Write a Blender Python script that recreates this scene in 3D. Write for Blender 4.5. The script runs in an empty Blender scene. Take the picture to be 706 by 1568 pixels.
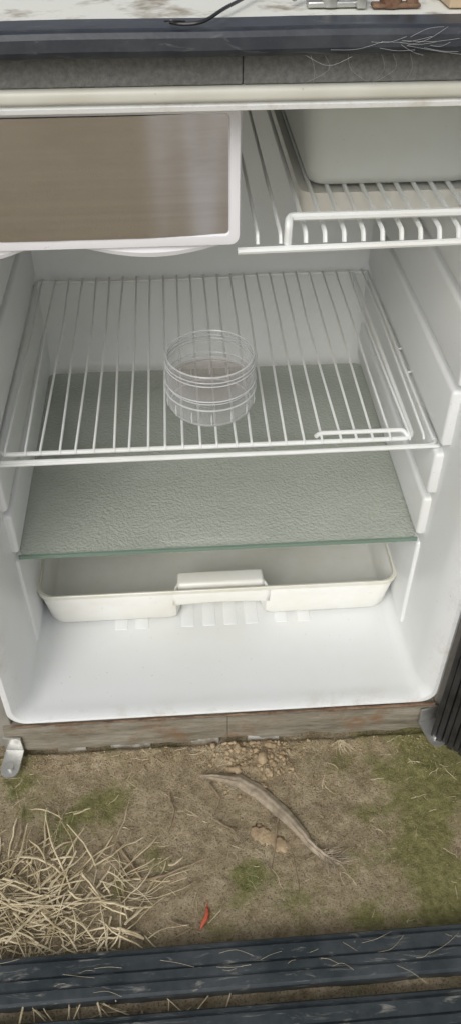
import bpy, bmesh, math, random
from mathutils import Vector, Matrix, noise
random.seed(7)
D=bpy.data; S=bpy.context.scene
S.view_settings.view_transform='Standard'; S.view_settings.look='None'; S.view_settings.exposure=0
col=S.collection
# ---------------------------------------------------------------- helpers
def link(o,parent=None):
    col.objects.link(o)
    if parent: o.parent=parent
    return o
def empty(name):
    e=D.objects.new(name,None); e.empty_display_size=.05; return link(e)
def from_bm(name,bm,mat,parent=None,smooth=True,angle=40):
    bmesh.ops.recalc_face_normals(bm,faces=bm.faces)
    me=D.meshes.new(name); bm.to_mesh(me); bm.free()
    if smooth:
        for p in me.polygons: p.use_smooth=True
        try: me.set_sharp_from_angle(angle=math.radians(angle))
        except Exception: pass
    o=D.objects.new(name,me); 
    if mat: me.materials.append(mat)
    return link(o,parent)
def add_box(bm,a,b,bev=0,seg=3):
    t=bmesh.new(); bmesh.ops.create_cube(t,size=1)
    a=Vector(a);b=Vector(b)
    for v in t.verts:
        v.co=Vector(((a.x+b.x)/2+v.co.x*(b.x-a.x),(a.y+b.y)/2+v.co.y*(b.y-a.y),(a.z+b.z)/2+v.co.z*(b.z-a.z)))
    if bev: bmesh.ops.bevel(t,geom=t.edges[:],offset=bev,segments=seg,profile=.5,affect='EDGES')
    me=D.meshes.new('t'); t.to_mesh(me); t.free(); bm.from_mesh(me); D.meshes.remove(me)
def box(name,a,b,mat,parent=None,bev=0,seg=3):
    bm=bmesh.new(); add_box(bm,a,b,bev,seg); return from_bm(name,bm,mat,parent)
def tube(bm,pts,r,seg=8,taper=None,caps=True):
    pts=[Vector(p) for p in pts]; n=len(pts); rings=[]
    up=Vector((0,0,1)); prev=None
    for i,p in enumerate(pts):
        d=(pts[min(i+1,n-1)]-pts[max(i-1,0)]).normalized()
        if prev is None:
            s=d.cross(up)
            if s.length<.1: s=d.cross(Vector((1,0,0)))
            s.normalize()
        else:
            s=(prev-d*prev.dot(d)).normalized()
        prev=s; u=s.cross(d)
        rr=r*(taper[i] if taper else 1)
        rings.append([bm.verts.new(p+(s*math.cos(k*2*math.pi/seg)+u*math.sin(k*2*math.pi/seg))*rr) for k in range(seg)])
    for i in range(n-1):
        for k in range(seg):
            bm.faces.new((rings[i][k],rings[i][(k+1)%seg],rings[i+1][(k+1)%seg],rings[i+1][k]))
    if caps:
        bm.faces.new(rings[0]); bm.faces.new(list(reversed(rings[-1])))
def fillet(pts,r,n=5):
    pts=[Vector(p) for p in pts]; out=[pts[0]]
    for i in range(1,len(pts)-1):
        a,b,c=pts[i-1],pts[i],pts[i+1]
        d1=(a-b);d2=(c-b); rr=min(r,d1.length*.45,d2.length*.45)
        p1=b+d1.normalized()*rr; p2=b+d2.normalized()*rr
        for k in range(n+1):
            t=k/n; out.append(p1*(1-t)**2+b*2*t*(1-t)+p2*t*t)
    out.append(pts[-1]); return out
def smooth(P,n=8):
    P=[Vector(p) for p in P]; o=[]
    for i in range(len(P)-1):
        a,b,c,d=P[max(i-1,0)],P[i],P[i+1],P[min(i+2,len(P)-1)]
        for k in range(n):
            t=k/n; o.append(.5*((2*b)+(c-a)*t+(2*a-5*b+4*c-d)*t*t+(3*b-a-3*c+d)*t**3))
    o.append(P[-1]); return o
def rrect(x0,x1,z0,z1,r,n=6):
    o=[]
    for cx,cz,a0 in ((x1-r,z1-r,0),(x0+r,z1-r,90),(x0+r,z0+r,180),(x1-r,z0+r,270)):
        for k in range(n+1):
            a=math.radians(a0+90*k/n); o.append((cx+r*math.cos(a),cz+r*math.sin(a)))
    return o
def loft(bm,rings,cap_end=False,cap_start=False):
    R=[[bm.verts.new(p) for p in r] for r in rings]
    n=len(R[0])
    for i in range(len(R)-1):
        for k in range(n):
            bm.faces.new((R[i][k],R[i][(k+1)%n],R[i+1][(k+1)%n],R[i+1][k]))
    if cap_end: bm.faces.new(R[-1])
    if cap_start: bm.faces.new(R[0])
    return R
# ---------------------------------------------------------------- materials
def newmat(name):
    m=D.materials.new(name); m.use_nodes=True; nt=m.node_tree
    return m,nt,nt.nodes['Principled BSDF'],nt.nodes['Material Output']
def nz(nt,scale,detail=4,rough=.6,sc=None,dist=0,loc=None):
    tc=nt.nodes.new('ShaderNodeTexCoord'); n=nt.nodes.new('ShaderNodeTexNoise')
    n.inputs['Scale'].default_value=scale; n.inputs['Detail'].default_value=detail; n.inputs['Roughness'].default_value=rough
    n.inputs['Distortion'].default_value=dist
    if sc or loc:
        mp=nt.nodes.new('ShaderNodeMapping'); mp.inputs['Scale'].default_value=sc or (1,1,1); mp.inputs['Location'].default_value=loc or (0,0,0)
        nt.links.new(tc.outputs['Object'],mp.inputs[0]); nt.links.new(mp.outputs[0],n.inputs['Vector'])
    else: nt.links.new(tc.outputs['Object'],n.inputs['Vector'])
    return n.outputs['Fac']
def ramp(nt,src,stops):
    r=nt.nodes.new('ShaderNodeValToRGB'); e=r.color_ramp.elements
    e[0].position=stops[0][0]; e[0].color=(*stops[0][1],1)
    e[1].position=stops[-1][0]; e[1].color=(*stops[-1][1],1)
    for p,c in stops[1:-1]:
        x=e.new(p); x.color=(*c,1)
    nt.links.new(src,r.inputs[0]); return r.outputs[0]
def mix(nt,fac,a,b,blend='MIX'):
    m=nt.nodes.new('ShaderNodeMix'); m.data_type='RGBA'; m.blend_type=blend
    if isinstance(fac,(int,float)): m.inputs[0].default_value=fac
    else: nt.links.new(fac,m.inputs[0])
    for i,v in ((6,a),(7,b)):
        if isinstance(v,tuple): m.inputs[i].default_value=(*v,1)
        else: nt.links.new(v,m.inputs[i])
    return m.outputs[2]
def bump(nt,b,src,strength,dist=.001):
    n=nt.nodes.new('ShaderNodeBump'); n.inputs['Strength'].default_value=strength; n.inputs['Distance'].default_value=dist
    nt.links.new(src,n.inputs['Height']); nt.links.new(n.outputs[0],b.inputs['Normal']); return n
def simple(name,c1,c2,scale,rough,metal=0,bs=0,bscale=200,pos=(.35,.7),sc=None,bd=.001):
    m,nt,b,o=newmat(name)
    nt.links.new(ramp(nt,nz(nt,scale,4,.65,sc=sc),[(pos[0],c1),(pos[1],c2)]),b.inputs['Base Color'])
    b.inputs['Roughness'].default_value=rough; b.inputs['Metallic'].default_value=metal
    if bs: bump(nt,b,nz(nt,bscale,3,.6,sc=sc),bs,bd)
    return m
def plastic(name,base,stain,rough=.35,amt=.5,speck=.25,grime=False):
    m,nt,b,o=newmat(name)
    n1=ramp(nt,nz(nt,7,4,.7),[(.42,(0,0,0)),(.8,(amt,)*3)])
    c=mix(nt,n1,base,stain)
    if speck:
        s=ramp(nt,nz(nt,230,1,.5),[(.75,(0,0,0)),(.79,(speck,)*3)])
        c=mix(nt,s,c,(.28,.24,.17))
    if grime:   # dirt collected along the front lip
        tc=nt.nodes.new('ShaderNodeTexCoord'); sp=nt.nodes.new('ShaderNodeSeparateXYZ'); nt.links.new(tc.outputs['Object'],sp.inputs[0])
        mr=nt.nodes.new('ShaderNodeMapRange'); nt.links.new(sp.outputs['Y'],mr.inputs['Value'])
        mr.inputs['From Min'].default_value=.022; mr.inputs['From Max'].default_value=-.004
        mu=nt.nodes.new('ShaderNodeMath'); mu.operation='MULTIPLY'; nt.links.new(mr.outputs[0],mu.inputs[0])
        nt.links.new(ramp(nt,nz(nt,22,5,.75),[(.48,(0,0,0)),(.75,(.6,)*3)]),mu.inputs[1])
        c=mix(nt,mu.outputs[0],c,(.42,.35,.24))
    nt.links.new(c,b.inputs['Base Color']); b.inputs['Roughness'].default_value=rough
    return m
M_liner=plastic('liner_plastic',(.755,.77,.77),(.69,.695,.64),.34,.5,.3,True)
M_lip=plastic('lip_plastic',(.58,.58,.52),(.40,.38,.29),.45,.8,.5)
M_drawer=plastic('drawer_plastic',(.77,.77,.73),(.62,.58,.45),.28,.6)
M_rim=plastic('drawer_rim_plastic',(.72,.71,.63),(.53,.48,.32),.28,.9)
M_bin=plastic('bin_plastic',(.62,.65,.62),(.5,.5,.42),.4,.4)
M_frame=plastic('frame_plastic',(.74,.74,.77),(.6,.58,.56),.3,.4)
M_wire=plastic('wire_coating',(.77,.79,.78),(.55,.52,.43),.3,.6,0)
def dark(name,c,scr,th=.60):
    m,nt,b,o=newmat(name)
    s=ramp(nt,nz(nt,90,5,.75,sc=(.22,1,1),dist=1.5),[(th,(0,0,0)),(th+.13,(.8,)*3)])
    d=ramp(nt,nz(nt,14,5,.7),[(.4,(0,0,0)),(.75,(.6,)*3)])
    cc=mix(nt,s,mix(nt,d,c,(.085,.095,.10)),scr)
    nt.links.new(cc,b.inputs['Base Color']); b.inputs['Roughness'].default_value=.42
    bump(nt,b,nz(nt,260,3,.6),.2,.0006); return m
M_bar=dark('dark_trim',(.020,.024,.032),(.12,.125,.13),.585)
M_rail=dark('dark_aluminium',(.015,.022,.026),(.22,.215,.19),.565)
M_rub=simple('black_rubber',(.012,.012,.013),(.035,.035,.036),30,.5,0,.2,300)
M_grey=simple('grey_foam',(.115,.117,.112),(.19,.192,.183),260,.85,0,.7,600)
M_top=simple('peeling_paint',(.68,.68,.62),(.30,.26,.20),26,.6,0,.4,60,(.5,.66))
M_rust=simple('rust',(.09,.035,.018),(.28,.19,.12),45,.85,0,.6,150)
M_galv=simple('galvanised_metal',(.42,.42,.40),(.62,.62,.6),25,.35,.8,.2,100)
M_cab=simple('cabinet_metal',(.20,.19,.17),(.34,.32,.28),12,.55,0,.2,80)
m,nt,b,o=newmat('weathered_sill'); M_trim=m
c=ramp(nt,nz(nt,36,6,.8,sc=(.25,1,1.5)),[(.32,(.09,.08,.055)),(.52,(.23,.205,.155)),(.75,(.38,.35,.29))])
c=mix(nt,ramp(nt,nz(nt,18,5,.75,loc=(3,0,0)),[(.52,(0,0,0)),(.70,(.85,)*3)]),c,(.20,.105,.045))
nt.links.new(c,b.inputs['Base Color']); b.inputs['Roughness'].default_value=.85; bump(nt,b,nz(nt,110,4,.7,sc=(.3,1,1)),.8,.002)
m,nt,b,o=newmat('brushed_steel'); M_steel=m
c=ramp(nt,nz(nt,30,4,.6,sc=(.05,1,6)),[(.3,(.60,.60,.62)),(.7,(.66,.66,.68))])
nt.links.new(mix(nt,ramp(nt,nz(nt,11,6,.75,sc=(.4,1,1)),[(.48,(0,0,0)),(.75,(.6,)*3)]),c,(.47,.44,.43)),b.inputs['Base Color'])
b.inputs['Metallic'].default_value=1; b.inputs['Roughness'].default_value=.2
bump(nt,b,nz(nt,420,1,.5,sc=(.002,1,1)),.10,.0004)
def shelfglass(name,tint,base,fac,bs):
    m,nt,b,o=newmat(name)
    nt.links.new(ramp(nt,nz(nt,10,3,.6),[(.35,base),(.75,tuple(x*.90 for x in base))]),b.inputs['Base Color'])
    b.inputs['Roughness'].default_value=.2
    if bs:
        bump(nt,b,nz(nt,300,2,.5),bs,.004)
    t=nt.nodes.new('ShaderNodeBsdfTransparent'); t.inputs[0].default_value=(*tint,1)
    x=nt.nodes.new('ShaderNodeMixShader'); x.inputs[0].default_value=fac
    nt.links.new(t.outputs[0],x.inputs[1]); nt.links.new(b.outputs[0],x.inputs[2]); nt.links.new(x.outputs[0],o.inputs[0]); return m
M_glass=shelfglass('textured_glass',(.975,.985,.97),(.56,.60,.53),.52,.85)
M_gedge=shelfglass('glass_edge',(.6,.75,.66),(.24,.33,.27),.75,0)
def clear(name,body,lo,hi,bl=.28):
    m,nt,b,o=newmat(name)
    b.inputs['Base Color'].default_value=(*body,1); b.inputs['Roughness'].default_value=.05; b.inputs['Specular IOR Level'].default_value=1
    t=nt.nodes.new('ShaderNodeBsdfTransparent'); t.inputs[0].default_value=(.92,.92,.915,1)
    lw=nt.nodes.new('ShaderNodeLayerWeight'); lw.inputs[0].default_value=bl
    mr=nt.nodes.new('ShaderNodeMapRange'); mr.inputs['To Min'].default_value=lo; mr.inputs['To Max'].default_value=hi
    nt.links.new(lw.outputs['Facing'],mr.inputs['Value'])
    x=nt.nodes.new('ShaderNodeMixShader'); nt.links.new(mr.outputs[0],x.inputs[0])
    nt.links.new(t.outputs[0],x.inputs[1]); nt.links.new(b.outputs[0],x.inputs[2]); nt.links.new(x.outputs[0],o.inputs[0])
    return m
M_clear=clear('clear_plastic',(.74,.75,.76),.05,.85)
M_ring=clear('clear_plastic_thick',(.80,.81,.82),.45,.95)
M_disc=clear('cloudy_plastic',(.55,.46,.42),.22,.4)
M_straw=simple('straw',(.35,.28,.16),(.76,.66,.46),35,.75)
M_straw2=simple('dry_twig',(.16,.11,.065),(.38,.30,.19),60,.85)
M_leaf=simple('dried_leaf_mat',(.19,.15,.105),(.43,.36,.26),70,.75,0,.5,300)
M_grass=simple('grass_blade',(.10,.15,.03),(.22,.27,.08),60,.7)
M_moss=simple('moss_blade',(.13,.13,.03),(.29,.28,.10),90,.85)
M_clod=simple('soil_clod',(.25,.175,.10),(.47,.365,.23),60,.95,0,.9,400)
M_cable=simple('cable_rubber',(.01,.01,.011),(.03,.03,.03),30,.4)
M_chili=simple('chili_skin',(.36,.04,.025),(.55,.14,.07),90,.45)
M_web=simple('cobweb_silk',(.35,.35,.34),(.5,.5,.5),30,.8)

# ---------------------------------------------------------------- fridge
X0,X1,Z0,Z1=-.209,.295,.068,.7465
fr=empty('refrigerator')
def ring(y,dl,dr,db,dt,r): return [(x,y,z) for x,z in rrect(X0+dl,X1-dr,Z0+db,Z1-dt,r)]
rings=[ring(-.003,-.004,-.004,-.004,-.003,.022),ring(-.005,-.001,-.001,-.001,-.001,.02),ring(-.004,.003,.003,.002,.002,.02),ring(.002,.007,.007,.003,.004,.02),
 ring(.012,.012,.012,.001,.005,.018),ring(.03,.017,.016,-.001,.005,.018),ring(.10,.020,.018,-.002,.005,.016),ring(.46,.024,.021,-.002,.006,.018),
 ring(.478,.028,.025,.002,.01,.02),ring(.488,.036,.033,.01,.018,.02),ring(.491,.048,.045,.022,.03,.02)]
bm=bmesh.new(); loft(bm,rings,cap_end=True); from_bm('inner_liner',bm,M_liner,fr)
bm=bmesh.new()
add_box(bm,(-.243,0,.012),(X0-.0035,.56,.772),.002)
add_box(bm,(X1+.0035,0,.012),(.330,.56,.772),.002)
add_box(bm,(-.2065,.50,.012),(.2935,.558,.772),.002)
add_box(bm,(-.2065,.004,.018),(.2935,.498,.060),.001)
from_bm('cabinet_body',bm,M_cab,fr)
box('worktop_slab',(-.30,.003,.7735),(.40,.60,.7945),M_top,fr,.0015)
box('foam_strip',(-.243,-.004,.7595),(.0565,.02,.7790),M_grey,fr,.001)
box('foam_strip_end',(.0569,-.004,.7595),(.330,.02,.7790),M_grey,fr,.001)
box('lip_top',(-.2425,-.008,.7500),(.3295,.018,.7590),M_lip,fr,.003)
bm=bmesh.new()
prof=[(0.002,.7785),(-.016,.7785),(-.0205,.780),(-.022,.7835),(-.0215,.790),(-.0195,.7928),(-.0165,.7934),(-.0155,.7942),(-.010,.7945),(.0028,.7952)]
xs=[-.45+i*.02 for i in range(51)]
R=[]
for x in xs:
    R.append([bm.verts.new((x,y+.0008*noise.noise(Vector((x*20,1,2))),z+.0008*noise.noise(Vector((x*14,5,2))))) for y,z in prof])
for i in range(len(R)-1):
    for k in range(len(prof)-1): bm.faces.new((R[i][k],R[i][k+1],R[i+1][k+1],R[i+1][k]))
bm.faces.new(R[0]); bm.faces.new(R[-1])
from_bm('edge_trim',bm,M_bar,fr,angle=25)
bm=bmesh.new(); random.seed(21)
for i in range(15):
    cx=random.choice([.12,.125,.14,.14,-.13]); x=cx+random.gauss(0,.02); z=random.uniform(.780,.790)
    L=random.uniform(.008,.035); a=random.gauss(0,.25)
    tube(bm,smooth([(x,-.0228,z),(x+L*.5,-.0235,z-.001+a*.01),(x+L,-.0228,max(.779,min(.794,z+a*.03)))],5),.00009,3)
for i in range(6):
    x=random.uniform(.09,.17); tube(bm,smooth([(x,-.022,.780),(x+.004,-.016,.770),(x+random.gauss(0,.01),-.009,.7595)],4),.00007,3)
from_bm('cobweb',bm,M_web,None)
bm=bmesh.new(); random.seed(3)
for x0,x1 in ((-.222,.0448),(.0455,.298)):
    n=60; top=[];bot=[];topb=[];botb=[]
    for i in range(n+1):
        x=x0+(x1-x0)*i/n; w=noise.noise(Vector((x*30,2,0)))*.0012; q=.010+.0045*noise.noise(Vector((x*38,9,0)))+(.004 if noise.noise(Vector((x*11,4,4)))>.1 else 0)
        bot.append(bm.verts.new((x,-.006+w,q))); top.append(bm.verts.new((x,-.0065+w*.5,.0585+w*.3)))
        topb.append(bm.verts.new((x,.012,.0590))); botb.append(bm.verts.new((x,.006,q)))
    for i in range(n):
        bm.faces.new((bot[i],bot[i+1],top[i+1],top[i])); bm.faces.new((top[i],top[i+1],topb[i+1],topb[i])); bm.faces.new((botb[i+1],botb[i],topb[i],topb[i+1])); bm.faces.new((bot[i+1],bot[i],botb[i],botb[i+1]))
    for i in (0,n): bm.faces.new((bot[i],top[i],topb[i],botb[i]))
from_bm('bottom_sill',bm,M_trim,fr,angle=60)
bm=bmesh.new(); pts=[]
for i in range(160):
    xx=-.212+i*.51/159
    pts.append((xx,-.0048+.0006*noise.noise(Vector((xx*60,0,0))),.0612+.0006*noise.noise(Vector((xx*45,3,0)))))
tube(bm,pts,.0015,6,[.5+1.0*abs(noise.noise(Vector((p[0]*90,7,0))))+(.6 if p[0]>.16 else 0) for p in pts])
from_bm('rusty_seam',bm,M_rust,fr)
box('base_skirt',(-.20,.012,-.004),(.27,.02,.03),simple('pale_skirt',(.40,.38,.33),(.26,.23,.18),30,.8,0,.4,100),fr,.001)
bm=bmesh.new()
for x0,x1,z0,z1 in ((-.165,-.13,.004,.011),(-.10,-.05,.003,.010),(-.0,.035,.004,.009),(.07,.11,.003,.010)):
    add_box(bm,(x0,-.0035,z0-.006),(x1,.010,z1),.001)
from_bm('paint_flakes',bm,simple('flaking_white',(.46,.45,.41),(.24,.21,.16),60,.8,0,.5,100,(.42,.58)),fr)
for nm,xw,sg in (('left',X0+.019,1),('right',X1-.0175,-1)):
    bm=bmesh.new()
    for z0,z1,yf in ((.088,.234,.100),(.251,.307,.096),(.319,.375,.090),(.392,.460,.080),(.471,.537,.07),(.548,.608,.066),(.619,.690,.066)):
        a=xw-sg*.006; b_=xw+sg*(.0045 if z0<.1 else .0095)
        add_box(bm,(min(a,b_),yf,z0),(max(a,b_),.478,z1),.0035 if z0<.1 else .0045,4)
    from_bm('shelf_runner_'+nm,bm,M_liner,fr)
bm=bmesh.new()
for xx in (-.085,-.058,.002,.030,.058,.086,.125,.155):
    add_box(bm,(xx-.0085,.130,.060),(xx+.0085,.36,.0668),.0010,2)
from_bm('floor_rib',bm,M_liner,fr)
box('back_step',(-.17,.455,.06),(.258,.492,.20),M_liner,fr,.012,4)
# freezer compartment
fz=D.objects.new('freezer_compartment',None); link(fz,fr)
box('freezer_box',(-.1885,.056,.640),(.055,.478,.739),M_frame,fz,.004)
FX0,FX1,FZ0,FZ1=-.186,.060,.6335,.7385
bm=bmesh.new()
def fring(y,i,r): return [(x,y,z) for x,z in rrect(FX0+i,FX1-i,FZ0+i,FZ1-i,r)]
loft(bm,[fring(.054,0,.008),fring(.042,0,.008),fring(.0385,.0015,.007),fring(.038,.004,.006),fring(.038,.0085,.004),fring(.0405,.0095,.003)])
from_bm('freezer_door_frame',bm,M_frame,fz)
bm=bmesh.new(); n=60; R=[]
for i in range(n+1):
    x=FX0+.009+(FX1-FX0-.018)*i/n; t=i/n
    yy=.0402-.0035*math.sin(math.pi*t)+.0003*math.sin(t*15)+.00012*math.sin(t*41)
    R.append([bm.verts.new((x,yy,FZ0+.009+(FZ1-FZ0-.018)*k/6)) for k in range(7)])
for i in range(n):
    for k in range(6): bm.faces.new((R[i][k],R[i+1][k],R[i+1][k+1],R[i][k+1]))
from_bm('steel_panel',bm,M_steel,fz)
bm=bmesh.new()
for a,b_ in ((-.06,.045),(-.175,-.105)):
    pts=[(a+(b_-a)*k/12,.047,.6335-.0045*math.sin(math.pi*k/12)) for k in range(13)]
    tube(bm,pts,.006,8,[.35+.65*math.sin(math.pi*k/12) for k in range(13)])
from_bm('freezer_handle_lip',bm,M_frame,fz)
def bracket(name,x,y,zt,rot):
    bm=bmesh.new()
    out=[(-.011,0),(.011,0),(.011,-.026)]+[(.011*math.cos(a),-.026-.011*math.sin(a)) for a in [math.pi*k/8 for k in range(1,8)]]+[(-.011,-.026)]
    vs=[bm.verts.new((px,py,0)) for px,py in out]; f=bm.faces.new(vs)
    r=bmesh.ops.extrude_face_region(bm,geom=[f]); 
    for v in [g for g in r['geom'] if isinstance(g,bmesh.types.BMVert)]: v.co.z+=.003
    add_box(bm,(-.011,-.0005,-.001),(.011,.0025,.028),.0007,2)
    tube(bm,[(0,-.024,-.004),(0,-.024,.007)],.0045,12)
    bmesh.ops.transform(bm,matrix=Matrix.Translation((x,y,zt))@Matrix.Rotation(rot,4,'Z'),verts=bm.verts)
    return from_bm(name,bm,M_galv,fr)
bracket('hinge_bracket_left',-.214,-.0095,.016,math.radians(-6))
bracket('hinge_bracket_right',.291,-.0095,.030,math.radians(15))
# open door
dr=empty('refrigerator_door')
dm=Matrix.Translation((.2895,-.030,.028))@Matrix.Rotation(math.radians(-40),4,'Z')
def dxf(o): o.data.transform(dm); return o
bm=bmesh.new()
for k in range(6):
    x0=.001+k*.0075
    add_box(bm,(x0,-.002 if k%2 else .0,0),(x0+.0068,.010,.70),.0016,3)
dxf(from_bm('door_gasket',bm,M_rub,dr))
bm=bmesh.new(); add_box(bm,(0,.006,-.004),(.52,.036,.735),.003); dxf(from_bm('door_panel',bm,M_rail,dr))
bm=bmesh.new(); add_box(bm,(.05,-.004,.03),(.49,.008,.68),.006); add_box(bm,(.07,-.05,.10),(.47,-.002,.16),.008);add_box(bm,(.07,-.05,.38),(.47,-.002,.43),.008)
dxf(from_bm('door_liner',bm,M_liner,dr))

# ---------------------------------------------------------------- main wire shelf
ws=empty('wire_shelf'); zs=.386
bm=bmesh.new(); random.seed(8)
xl,xr,yf,yb=-.181,.268,.110,.478
N=25
for i in range(N):
    x=xl+.008+(xr-xl-.016)*i/(N-1)
    jx=random.uniform(-.0018,.0018)
    sag=.003*math.sin(math.pi*i/(N-1))
    tube(bm,[(x+jx,yf-.004,zs-.003),(x+jx,yf,zs+.0005),(x,yf+.12,zs-sag),(x-jx,yf+.25,zs-sag*.7),(x,yb,zs+.0005),(x,yb+.003,zs-.002)],.00135,6)
from_bm('cross_wires',bm,M_wire,ws)
bm=bmesh.new()
tube(bm,fillet([(xl,yb,zs-.003),(xl,yf-.001,zs-.003),(xr-.02,yf-.001,zs-.003),(xr-.02,yf+.03,zs-.003),(xr-.02,yb,zs-.003)],.012,6),.0025,8)
tube(bm,fillet([(xl-.004,yf+.09,zs-.008),(xl-.004,yf-.008,zs-.008),(.12,yf-.009,zs-.009),(xr+.004,yf-.008,zs-.008),(xr+.004,yf+.05,zs-.008)],.010,5),.0024,8)
tube(bm,[(xl-.008,yf-.010,zs-.0095),(xr+.006,yf-.0095,zs-.008)],.0022,8)
tube(bm,fillet([(.145,yf+.002,zs+.002),(.150,yf+.006,zs+.003),(.238,yf+.006,zs+.003),(.243,yf+.001,zs-.003)],.004,4),.0024,8)
tube(bm,smooth([(xl,yb,zs-.003),(-.08,yb+.001,zs-.006),(.05,yb+.001,zs-.005),(.15,yb,zs-.002),(xr,yb,zs-.003)],5),.0022,8)
tube(bm,[(xr,yb+.002,zs-.003),(xr,yf+.02,zs-.003),(xr+.002,yf,zs-.006)],.0021,8)
for y in (.26,.31,):
    tube(bm,[(xl,y,zs-.003),(xl-.006,y,zs-.001),(xl-.007,y+.012,zs+.006)],.0022,6)
    tube(bm,[(xr,y-.03,zs-.003),(xr+.006,y-.03,zs-.001),(xr+.007,y-.018,zs+.006)],.0022,6)
from_bm('frame_rods',bm,M_wire,ws)
# ---------------------------------------------------------------- small top wire shelf
w2=empty('wire_shelf'); z2=.634
bm=bmesh.new()
xs2=[.074,.092]+[.112+i*.0152 for i in range(11)]
for x in xs2:
    tube(bm,fillet([(x,.052,z2-.006),(x,.056,z2+.001),(x,.30,z2),(x,.47,z2)],.003,3),.0016 if x<.1 else .0020,6)
tube(bm,[(.057,.470,z2-.003),(.274,.470,z2-.003)],.0022,8)
from_bm('cross_wires',bm,M_wire,w2)
bm=bmesh.new()
tube(bm,[(.058,.048,z2-.009),(.276,.048,z2-.006)],.0028,8)
tube(bm,fillet([(.0975,.052,z2-.006),(.0975,.050,z2+.010),(.0985,.058,z2+.013),(.276,.066,z2+.010)],.007,6),.0032,8)
from_bm('frame_rods',bm,M_wire,w2)
pb=empty('plastic_bin')
bm=bmesh.new()
def pr(x0,x1,y0,y1,z,r): return [(x,y,z) for x,y in rrect(x0,x1,y0,y1,r)]
bz=z2+.0025
loft(bm,[pr(.134,.262,.152,.44,bz,.012),pr(.129,.266,.147,.445,bz+.002,.014),pr(.126,.268,.143,.45,bz+.009,.016),pr(.116,.270,.125,.462,bz+.088,.018),pr(.112,.272,.120,.466,bz+.089,.02),pr(.112,.272,.120,.466,bz+.093,.02)],cap_start=True)
ob=from_bm('bin_shell',bm,M_bin,pb)
md=ob.modifiers.new('s','SOLIDIFY'); md.thickness=.002; md.offset=1
bm=bmesh.new()
loft(bm,[pr(.124,.266,.149,.45,z2-.026,.012),pr(.121,.270,.145,.455,z2-.023,.014),pr(.119,.271,.143,.458,z2-.0035,.014)],cap_start=True,cap_end=True)
ob=from_bm('drip_pan',bm,M_drawer,pb)
# ---------------------------------------------------------------- glass shelf
gs=empty('glass_shelf')
bm=bmesh.new(); zg=.2425
loft(bm,[[(x,y,zg-.002) for x,y in rrect(-.1835,.2715,.1008,.466,.010)],[(x,y,zg+.002) for x,y in rrect(-.1835,.2715,.1008,.466,.010)]],True,True)
from_bm('glass_pane',bm,M_glass,gs,angle=30)
bm=bmesh.new()
loft(bm,[[(x,y,zg-.0022) for x,y in rrect(-.1838,.2718,.0975,.1005,.0014)],[(x,y,zg+.0022) for x,y in rrect(-.1838,.2718,.0975,.1005,.0014)]],True,True)
from_bm('glass_front_edge',bm,M_gedge,gs,angle=30)
# ---------------------------------------------------------------- crisper drawer
cd=empty('crisper_drawer')
N0,N1=-.012,.105
DX0,DX1,DY0=-.175,.263,.144
def dring(z,e,notch,r=.02):
    x0,x1,y0,y1=DX0-e,DX1+e,DY0-e*.8,.43+e*.3
    pts=[]
    def arc(cx,cy,a0):
        for k in range(7):
            a=math.radians(a0+90*k/6); pts.append((cx+r*math.cos(a),cy+r*math.sin(a),z))
    arc(x1-r,y1-r,0); arc(x0+r,y1-r,90); arc(x0+r,y0+r,180)
    for px,py in ((N0-.008,0),(N0-.002,.002),(N0,.008),(N0+.004,notch-.006),(N0+.010,notch),(N1-.010,notch),(N1-.004,notch-.006),(N1,.008),(N1+.002,.002),(N1+.008,0)):
        pts.append((px,y0+py,z))
    arc(x1-r,y0+r,270)
    return pts
bm=bmesh.new(); zb=.0705; H=.0600
loft(bm,[dring(zb,-.004,.026),dring(zb+.002,-.001,.026),dring(zb+.006,.0012,.026),dring(zb+H-.002,.0085,.024)],cap_start=True)
bmesh.ops.triangulate(bm,faces=[f for f in bm.faces if len(f.verts)>4])
ob=from_bm('drawer_shell',bm,M_drawer,cd); md=ob.modifiers.new('s','SOLIDIFY'); md.thickness=.0022; md.offset=1
bm=bmesh.new()
def rim(z,e): 
    return [(x,y,z) for x,y in rrect(DX0-e,DX1+e,DY0-e*.8,.43+e*.3,.02)]
loft(bm,[rim(zb+H-.006,.0092),rim(zb+H-.0055,.0115),rim(zb+H-.0005,.0120),rim(zb+H+.0005,.0108),rim(zb+H,.0080),rim(zb+H-.004,.0070)])
from_bm('drawer_rim',bm,M_rim,cd)
bm=bmesh.new()
R=[]
for i in range(21):
    t=i/20; x=N0-.004+(N1-N0+.008)*t; s=math.sin(math.pi*t)
    yt=DY0-.0085*.8-.0004; yl=DY0-.0045*.8-.0004
    R.append([bm.verts.new(p) for p in ((x,yl+.006,zb+.029+.004*s),(x,yl-.0008*s,zb+.0295+.004*s),(x,yt,zb+H-.005))])
for i in range(20):
    for k in range(2): bm.faces.new((R[i][k],R[i][k+1],R[i+1][k+1],R[i+1][k]))
ob=from_bm('drawer_grip',bm,M_drawer,cd); md=ob.modifiers.new('s','SOLIDIFY'); md.thickness=.0012
box('drawer_grip_housing',(N0+.003,.1435,zb+.036),(N1-.003,.168,zb+H+.0025),M_drawer,cd,.005,4)
box('drawer_floor_boss',(-.035,.27,zb+.0025),(.125,.32,zb+.016),M_drawer,cd,.006,4)
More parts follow.
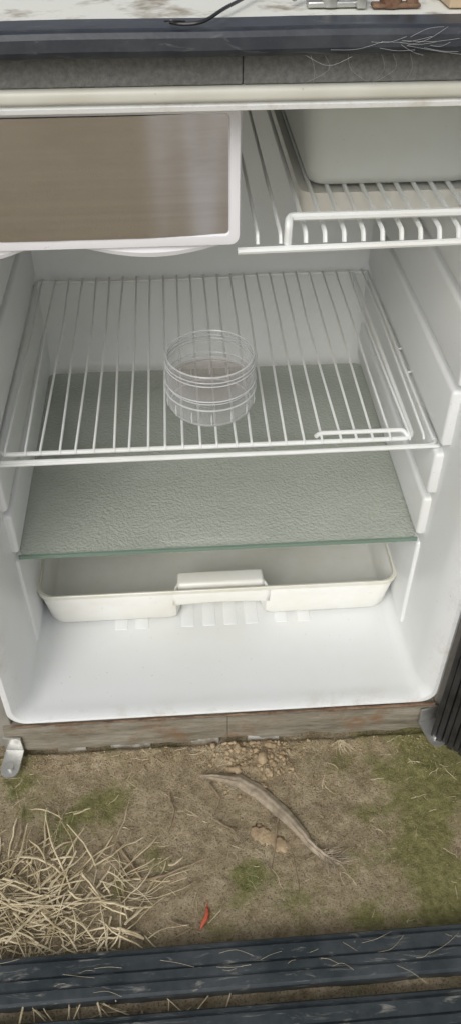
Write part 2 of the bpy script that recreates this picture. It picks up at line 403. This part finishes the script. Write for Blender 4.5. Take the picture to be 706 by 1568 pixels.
# ---------------------------------------------------------------- jar
jr=empty('plastic_jar'); jx,jy,jz=.0395,.180,zs+.0015
def lathe(name,prof,mat,parent,n=64,cap=True):
    bm=bmesh.new(); R=[]
    for r,z in prof:
        R.append([bm.verts.new((jx+r*1.03*math.cos(2*math.pi*k/n),jy+r*1.03*math.sin(2*math.pi*k/n),jz+z*1.2)) for k in range(n)])
    for i in range(len(R)-1):
        for k in range(n): bm.faces.new((R[i][k],R[i][(k+1)%n],R[i+1][(k+1)%n],R[i+1][k]))
    if cap: bm.faces.new(R[0])
    return from_bm(name,bm,mat,parent,angle=60)
lathe('jar_body',[(.036,.001),(.040,0),(.0445,.002),(.046,.006),(.0462,.014),(.0450,.0165),(.0466,.019),(.0455,.0215),(.0425,.023),(.0423,.026),(.0455,.0275),(.0462,.030),(.0462,.040),(.0450,.0415),(.0436,.0430),(.0458,.0443),(.0436,.0458),(.0458,.0472),(.0438,.0488),(.0456,.0502),(.0454,.0518),(.0430,.0518)],M_clear,jr)
lathe('jar_inner_floor',[(.028,.0240),(.0410,.0240),(.0418,.0255)],M_disc,jr)
def jring(name,specs):
    bm=bmesh.new()
    for r,z,t in specs:
        n=72; rr=r*1.03; zz=jz+z*1.2; R=[]
        for k in range(n):
            a=2*math.pi*k/n
            R.append([bm.verts.new((jx+(rr+t*math.cos(b2))*math.cos(a),jy+(rr+t*math.cos(b2))*math.sin(a),zz+t*math.sin(b2))) for b2 in [q*math.pi/3 for q in range(6)]])
        for k in range(n):
            for q in range(6): bm.faces.new((R[k][q],R[k][(q+1)%6],R[(k+1)%n][(q+1)%6],R[(k+1)%n][q]))
    return from_bm(name,bm,M_ring,jr)
jring('jar_rim_and_threads',[(.0445,.0522,.0009),(.0460,.0472,.0006),(.0460,.0437,.0006),(.0466,.0285,.0007),(.0468,.0195,.0009),(.0440,.0245,.0006),(.0425,.0015,.0011)])
# moulded grips around the lower half of the jar
bm=bmesh.new()
for k in range(14):
    a=2*math.pi*k/14+.2; r=.0472
    tube(bm,[(jx+r*math.cos(a),jy+r*math.sin(a),jz+.005),(jx+r*1.008*math.cos(a),jy+r*1.008*math.sin(a),jz+.012),(jx+r*math.cos(a),jy+r*math.sin(a),jz+.018)],.0011,6,[.4,1,.4])
from_bm('jar_side_ridges',bm,M_ring,jr)

# ---------------------------------------------------------------- ground
def fbm(x,y,s,o=4,seed=0):
    return noise.fractal(Vector((x*s,y*s,seed)),.9,2.0,o)
def height(x,y):
    near=max(0,1-max(abs(x),abs(y+.1))/1.5)
    h=.0045*fbm(x,y,7,3,1)+.0026*fbm(x,y,30,4,4)+.0017*fbm(x,y,110,3,9)
    if y>-.01: h=h*.3-.001
    elif y>-.03: h+=.004*(y+.03)/.02
    d=math.hypot((x-.075)/.05,(y+.035)/.03); h+=.007*math.exp(-d*d)*(1+.5*fbm(x,y,60,3,2))
    return h*(.3+.7*near)
def sst(a,b,x): t=max(0,min(1,(x-a)/(b-a))); return t*t*(3-2*t)
BL=[(.29,-.05,.07,.75),(.28,-.2,.07,.42),(.06,-.175,.022,.65),(-.09,-.07,.05,.22),(.19,-.035,.03,.35),(-.2,-.05,.05,.22),(.17,-.22,.06,.26),(-.13,-.14,.03,.22),(.04,-.035,.03,-.3),(.09,-.13,.03,-.4),(.0,-.10,.04,-.15)]
def mossv(x,y):
    v=.19+.47*fbm(x,y,17,4,20)
    for bx,by,r,a in BL: v+=a*math.exp(-((x-bx)**2+(y-by)**2)/(r*r))
    if y<-.5: v*=.4
    return sst(.10,1.05,v)
def axis(lo,hi,st,far):
    a=[lo+i*st for i in range(int(round((hi-lo)/st))+1)]
    s=st; x=hi; up=[]
    while x<far: s*=1.35; x+=s; up.append(x)
    s=st; x=lo; dn=[]
    while x>-far: s*=1.35; x-=s; dn.append(x)
    return dn[::-1]+a+up
ax=axis(-.30,.40,.003,80); ay=axis(-.40,.01,.003,80)
verts=[(x,y,height(x,y) if abs(x)<3 and abs(y)<3 else 0) for y in ay for x in ax]
nx=len(ax); faces=[(j*nx+i,j*nx+i+1,(j+1)*nx+i+1,(j+1)*nx+i) for j in range(len(ay)-1) for i in range(nx-1)]
me=D.meshes.new('ground'); me.from_pydata(verts,[],faces); 
at=me.color_attributes.new('moss','FLOAT_COLOR','POINT')
for i,v in enumerate(verts):
    q=mossv(v[0],v[1]) if abs(v[0])<3 and abs(v[1])<3 else .3
    at.data[i].color=(q,q,q,1)
for p in me.polygons: p.use_smooth=True
m,nt,b,o=newmat('soil_and_moss')
soil=ramp(nt,nz(nt,42,7,.82),[(.30,(.17,.125,.07)),(.43,(.40,.315,.19)),(.58,(.56,.455,.30)),(.76,(.72,.625,.45))])
soil=mix(nt,ramp(nt,nz(nt,420,2,.7),[(.36,(.75,)*3),(.46,(0,0,0))]),soil,(.14,.105,.06))
mo=ramp(nt,nz(nt,110,6,.85),[(.32,(.09,.09,.022)),(.5,(.25,.245,.08)),(.70,(.45,.42,.19))])
an=nt.nodes.new('ShaderNodeAttribute'); an.attribute_name='moss'
ma=nt.nodes.new('ShaderNodeMath'); ma.operation='ADD'; nt.links.new(an.outputs['Fac'],ma.inputs[0]); nt.links.new(nz(nt,130,5,.85),ma.inputs[1])
mk=ramp(nt,ma.outputs[0],[(.64,(0,0,0)),(.98,(.9,)*3)])
nt.links.new(mix(nt,mk,soil,mo),b.inputs['Base Color']); b.inputs['Roughness'].default_value=.95
bump(nt,b,nz(nt,240,6,.85),1.0,.006)
me.materials.append(m); g=D.objects.new('ground',me); link(g)
box('steel_reflector_strip',(.25,-7,-.02),(.42,-.95,.012),simple('pale_reflector',(.70,.68,.66),(.80,.78,.75),8,.9,0,.4,60),None,.006)  # added pale strip outside the view, something bright for the freezer steel to reflect
def rock(x,y,z,s,sub=1,flat=.7):
    t=ICO[sub]; base=len(RV)
    o3=Vector((random.random()*50,random.random()*50,0)); sx,sy=random.uniform(.7,1.3),random.uniform(.7,1.3)
    for c in t[0]:
        k=1+.6*noise.noise(c*1.7+o3)+(.25*noise.noise(c*5+o3) if sub>1 else 0)
        RV.append((c.x*k*sx*s+x,c.y*k*sy*s+y,c.z*k*s*flat+z))
    for f in t[1]: RF.append(tuple(i+base for i in f))
ICO={}; RV=[]; RF=[]
for s in (1,2,3):
    t=bmesh.new(); bmesh.ops.create_icosphere(t,subdivisions=s,radius=1); t.verts.index_update()
    ICO[s]=([v.co.copy() for v in t.verts],[[v.index for v in f.verts] for f in t.faces]); t.free()
random.seed(31)
for i in range(380):
    x=random.gauss(.080,.030); y=min(-.010,random.gauss(-.032,.020)); s=abs(random.gauss(0,.0015))+.0005
    rock(x,y,height(x,y)+s*.1,s,2 if s>.0015 else 1)
for i in range(2600):
    x=random.uniform(-.28,.36); y=-.01-abs(random.gauss(0,.13)); s=random.uniform(.0003,.0010)
    rock(x,y,height(x,y)+s*.2,s)
for i in range(600):
    x=random.uniform(-.22,.32); y=random.uniform(-.03,-.008); s=random.uniform(.0004,.0014)
    rock(x,y,height(x,y)+s*.2,s)
for x,y,s in ((.086,-.130,.015),(.075,-.124,.011),(.098,-.139,.011)):
    rock(x,y,height(x,y)-.0005,s,3,.16)
me=D.meshes.new('soil_clods'); me.from_pydata(RV,[],RF)
for p in me.polygons: p.use_smooth=True
me.materials.append(M_clod); link(D.objects.new('soil_clods',me))
def stalk(bm,x,y,a,L,r,z=0,curl=.4,seg=5):
    pts=[]; n=6; px,py=x,y; aa=a; zt=random.uniform(-.15,.15)
    for k in range(n+1):
        pts.append((px,py,max(height(px,py)+r,height(px,py)+z+zt*L*(k/n-.5))))
        aa+=random.uniform(-curl,curl)*.35; px+=math.cos(aa)*L/n; py+=math.sin(aa)*L/n
    tube(bm,pts,r,seg,[1,1,.95,.9,.85,.8,.5])
bm=bmesh.new(); random.seed(11); cnt=0
while cnt<340:
    x=random.gauss(-.165,.055); y=random.gauss(-.200,.036)
    if y>-.085+.35*(-.1-x)*.3 or y< -.40: continue
    if x>-.03 and random.random()<.8: continue
    a=random.uniform(0,6.28) if random.random()<.5 else random.choice([random.gauss(.5,.4),random.gauss(2.6,.4)])
    stalk(bm,x,y,a,random.choice([.02,.03,.045,.06,.085]),random.choice([.0004,.0005,.0007,.0010,.0013]),random.uniform(0,.012),.8); cnt+=1
for i in range(60):
    x=random.uniform(-.24,.05); y=random.uniform(-.34,-.30)
    stalk(bm,x,y,random.uniform(0,6.28),random.uniform(.02,.06),.0007,random.uniform(0,.006))
from_bm('straw_pile',bm,M_straw,None)
bm=bmesh.new()
for i in range(460):
    x=random.uniform(-.24,.33); y=random.uniform(-.24,-.012)
    if x>.05 and random.random()<.4: continue
    stalk(bm,x,y,random.uniform(0,6.28),random.uniform(.003,.022),random.uniform(.00015,.0005),.0005,.9,4)
for i in range(22):
    stalk(bm,.185+random.gauss(0,.003),-.014,random.uniform(3.6,5.8),random.uniform(.008,.022),.0003,.006,.9,4)
from_bm('straw_litter',bm,M_straw,None)
def twig(bm,pts,r):
    P=[Vector((p[0],p[1],height(p[0],p[1])+r*.8+(p[2] if len(p)>2 else 0))) for p in pts]
    q=[]
    for i in range(len(P)-1):
        for k in range(5):
            t=k/5; v=P[i].lerp(P[i+1],t); v+=Vector((noise.noise(v*90),noise.noise(v*90+Vector((9,0,0))),0))*.0012; q.append(v)
    q.append(P[-1]); tube(bm,q,r,6,[.7+.3*math.cos(i/len(q)*2.5) for i in range(len(q))])
bm=bmesh.new()
twig(bm,[(-.088,-.128,.004),(-.072,-.152,.003),(-.058,-.172,.002)],.0016)
twig(bm,[(-.060,-.170,.001),(-.035,-.168,.003),(.012,-.152,.004)],.0015)
twig(bm,[(-.088,-.155,.006),(-.066,-.172,.002)],.0010)
twig(bm,[(-.028,-.070,.002),(-.022,-.095,.004),(-.030,-.118,.001)],.0013)
twig(bm,[(.020,-.060,.003),(.032,-.080,.004),(.024,-.100,.002)],.0014)
twig(bm,[(.022,-.105,.002),(.045,-.120,.003),(.055,-.135,.001)],.0012)
twig(bm,[(.098,-.105,.004),(.093,-.130,.004),(.082,-.172,.001)],.0010)
twig(bm,[(.110,-.155,0),(.112,-.190,0),(.109,-.215,0),(.121,-.232,0)],.0007)
twig(bm,[(-.20,-.075,.002),(-.196,-.11,.006),(-.205,-.15,.004)],.0010)
twig(bm,[(-.03,-.215,.004),(-.005,-.225,.003),(-.03,-.235,.004)],.0009)
from_bm('twigs',bm,M_straw2,None)
bm=bmesh.new()
cp=[(.008,-.050),(.030,-.055),(.055,-.060),(.078,-.074),(.098,-.096),(.115,-.120),(.130,-.142),(.146,-.158),(.163,-.168)]
wd=[.001,.0045,.0085,.0098,.0090,.0072,.0050,.0050,.0015]
rows=[]; fine=[]
for i in range(len(cp)-1):
    for k in range(6):
        t=k/6; fine.append((cp[i][0]*(1-t)+cp[i+1][0]*t,cp[i][1]*(1-t)+cp[i+1][1]*t,wd[i]*(1-t)+wd[i+1]*t))
for i,(x,y,w) in enumerate(fine):
    a=fine[max(0,i-3)]; c=fine[min(len(fine)-1,i+3)]; d=Vector((c[0]-a[0],c[1]-a[1],0)).normalized(); s=Vector((-d.y,d.x,0))
    row=[]
    for k in range(9):
        u=k/4-1; ww=w*(1+.18*noise.noise(Vector((i*.5,u,0))))
        p=Vector((x,y,0))+s*u*ww; p.z=height(x,y)+.003+.0045*(1-u*u)+.0010*math.sin(u*9)+.002*math.sin(i*.25)
        row.append(bm.verts.new(p))
    rows.append(row)
for i in range(len(rows)-1):
    for k in range(8): bm.faces.new((rows[i][k],rows[i][k+1],rows[i+1][k+1],rows[i+1][k]))
for i in range(34):
    x=random.uniform(.135,.16);y=-.150-(x-.135)*.6+random.uniform(-.004,.004)
    stalk(bm,x,y,random.gauss(-.3,.8),random.uniform(.01,.028),.0005,.005,.8,4)
ob=from_bm('dried_leaf',bm,M_leaf,None,True,80); md=ob.modifiers.new('s','SOLIDIFY'); md.thickness=.0008
BV=[];BF=[]
def blade(x,y,L,w,a,lean):
    z=height(x,y)-.0005; dx,dy=math.cos(a),math.sin(a); n=len(BV)
    BV.extend([(x-dy*w,y+dx*w,z),(x+dy*w,y-dx*w,z),(x+dx*lean*L*.4+dy*w*.7,y+dy*lean*L*.4-dx*w*.7,z+L*.6),(x+dx*lean*L*.4-dy*w*.7,y+dy*lean*L*.4+dx*w*.7,z+L*.6),(x+dx*lean*L,y+dy*lean*L,z+L*.9)])
    BF.extend([(n,n+1,n+2,n+3),(n+3,n+2,n+4)])
def blades(name,mat):
    me=D.meshes.new(name); me.from_pydata(BV,[],BF); me.materials.append(mat); link(D.objects.new(name,me)); BV.clear(); BF.clear()
random.seed(5)
for cx,cy,n,r,L in ((.06,-.178,150,.016,.005),(-.165,-.10,30,.014,.016),(-.14,-.125,20,.01,.012),(.10,-.20,14,.006,.006),(.30,-.06,60,.03,.005),(-.21,-.06,14,.01,.014)):
    for i in range(n):
        blade(random.gauss(cx,r),random.gauss(cy,r*.7),L*random.uniform(.4,1.3),.0004,random.uniform(0,6.28),random.uniform(.2,1.2))
blades('grass_tufts',M_grass)
c=0
while c<10000:
    x=random.uniform(-.27,.37); y=random.uniform(-.40,-.012)
    if random.random()>mossv(x,y)**1.2: continue
    blade(x,y,random.uniform(.0006,.0022),random.uniform(.0002,.0004),random.uniform(0,6.28),random.uniform(.2,1.4)); c+=1
blades('moss',M_moss)
bm=bmesh.new(); P=[(.003,-.226),(.005,-.221),(.009,-.215),(.011,-.209),(.010,-.204)]
tube(bm,smooth([(x,y,height(x,y)+.003) for x,y in P],3),.0026,10,[.25,.4,.6,.75,.9,1,1,.95,.9,.8,.7,.6,.4])
tube(bm,[(.010,-.204,height(.010,-.204)+.003),(.012,-.199,height(.012,-.199)+.004)],.0006,6)
from_bm('chili_pepper',bm,M_chili,None)
tr=empty('metal_frame_rail')
def railm(name,y0,prof):
    bm=bmesh.new(); R=[]
    for i in range(61):
        x=-.55+i*1.2/60; w=.008*x
        R.append([bm.verts.new((x,y0+py+w,pz+.0006*noise.noise(Vector((x*9,py*40,0))))) for py,pz in prof])
    n=len(prof)
    for i in range(60):
        for k in range(n): bm.faces.new((R[i][k],R[i][(k+1)%n],R[i+1][(k+1)%n],R[i+1][k]))
    bm.faces.new(R[0]); bm.faces.new(R[-1]); return from_bm(name,bm,M_rail,tr,True,25)
P1=[(0,-.002),(0,.0185),(-.0015,.0205),(-.004,.021),(-.0045,.0175),(-.0065,.0175),(-.007,.020),(-.020,.0195),(-.0205,.017),(-.022,.017),(-.0225,.0195),(-.030,.019),(-.0305,.0165),(-.032,.0165),(-.0325,.018),(-.041,.017),(-.0435,.014),(-.044,-.002)]
railm('rail_inner',-.2455,P1)
railm('rail_outer',-.304,[(y,z-.003) for y,z in P1])
box('rail_joint',(-.54,-.346,0),(-.50,-.252,.014),M_rail,tr,.001)
box('rail_joint_b',(.60,-.342,0),(.64,-.245,.014),M_rail,tr,.001)
bm=bmesh.new(); random.seed(17)
for i in range(24):
    x=random.uniform(-.24,.26); y=random.uniform(-.285,-.25); L=random.uniform(.006,.035); a=random.gauss(0,.3)
    tube(bm,smooth([(x,y,.0212),(x+L*.5,y+a*L*.3+random.gauss(0,.002),.0216),(x+L,y+a*L,.0212)],4),.00012,3)
from_bm('dry_fibres',bm,M_straw,None)
bm=bmesh.new()
tube(bm,smooth([(.013,-.012,.7962),(.022,-.015,.7958),(.033,-.014,.797),(.045,.002,.7995),(.058,.025,.800),(.070,.050,.800),(.085,.085,.800)]),.0011,8)
tube(bm,smooth([(.022,-.014,.797),(.014,-.016,.798),(.010,-.013,.797)]),.0006,6)
from_bm('black_cable',bm,M_cable,None)
sc=empty('scrap_metal_bracket')
bm=bmesh.new()
add_box(bm,(.098,.020,.7955),(.135,.030,.799),.001)
add_box(bm,(.128,.016,.7955),(.134,.041,.808),.001)
tube(bm,[(.112,.024,.796),(.112,.024,.806)],.006,12); tube(bm,[(.112,.024,.805),(.112,.024,.812)],.003,8)
tube(bm,smooth([(.09,.026,.800),(.10,.036,.804),(.12,.038,.803),(.14,.032,.800)]),.0022,8)
from_bm('bracket_part',bm,M_galv,sc)
bm=bmesh.new()
tube(bm,[(.150,.022,.7955),(.150,.022,.803)],.007,10); add_box(bm,(.138,.016,.7955),(.168,.025,.798),.001); tube(bm,[(.163,.020,.796),(.163,.020,.806)],.004,6)
from_bm('rusty_nut',bm,M_rust,sc)
box('wood_offcut',(.185,.014,.7955),(.25,.06,.812),simple('offcut_wood',(.40,.30,.19),(.55,.44,.30),30,.8,0,.3,80,sc=(.3,1,1)),None,.001)

# ---------------------------------------------------------------- camera, light
cam=D.cameras.new('camera'); co=D.objects.new('camera',cam); link(co); S.camera=co
cam.sensor_fit='VERTICAL'; cam.sensor_height=36; cam.lens=28.95; cam.clip_start=.01; cam.clip_end=500
co.location=(.0125,-.56,.916); co.rotation_euler=(math.radians(46.9),0,math.radians(-3.75))
w=D.worlds.new('World'); S.world=w; w.use_nodes=True; nt=w.node_tree
bg=nt.nodes['Background']; sk=nt.nodes.new('ShaderNodeTexSky'); sk.sky_type='NISHITA'; sk.sun_disc=False
el,az=math.radians(42),math.radians(-22)
sk.sun_elevation=el; sk.sun_rotation=math.radians(180)-az; sk.dust_density=3; sk.air_density=1
hs=nt.nodes.new('ShaderNodeHueSaturation'); hs.inputs['Saturation'].default_value=.28
nt.links.new(sk.outputs[0],hs.inputs['Color']); nt.links.new(hs.outputs[0],bg.inputs['Color']); bg.inputs['Strength'].default_value=.13
sl=D.lights.new('sun','SUN'); sl.energy=1.35; sl.angle=math.radians(35); sl.color=(1,.98,.94)
so=D.objects.new('sun',sl); link(so)
dirv=Vector((math.sin(az)*math.cos(el),-math.cos(az)*math.cos(el),math.sin(el)))
so.rotation_euler=dirv.to_track_quat('Z','Y').to_euler(); so.location=dirv*5
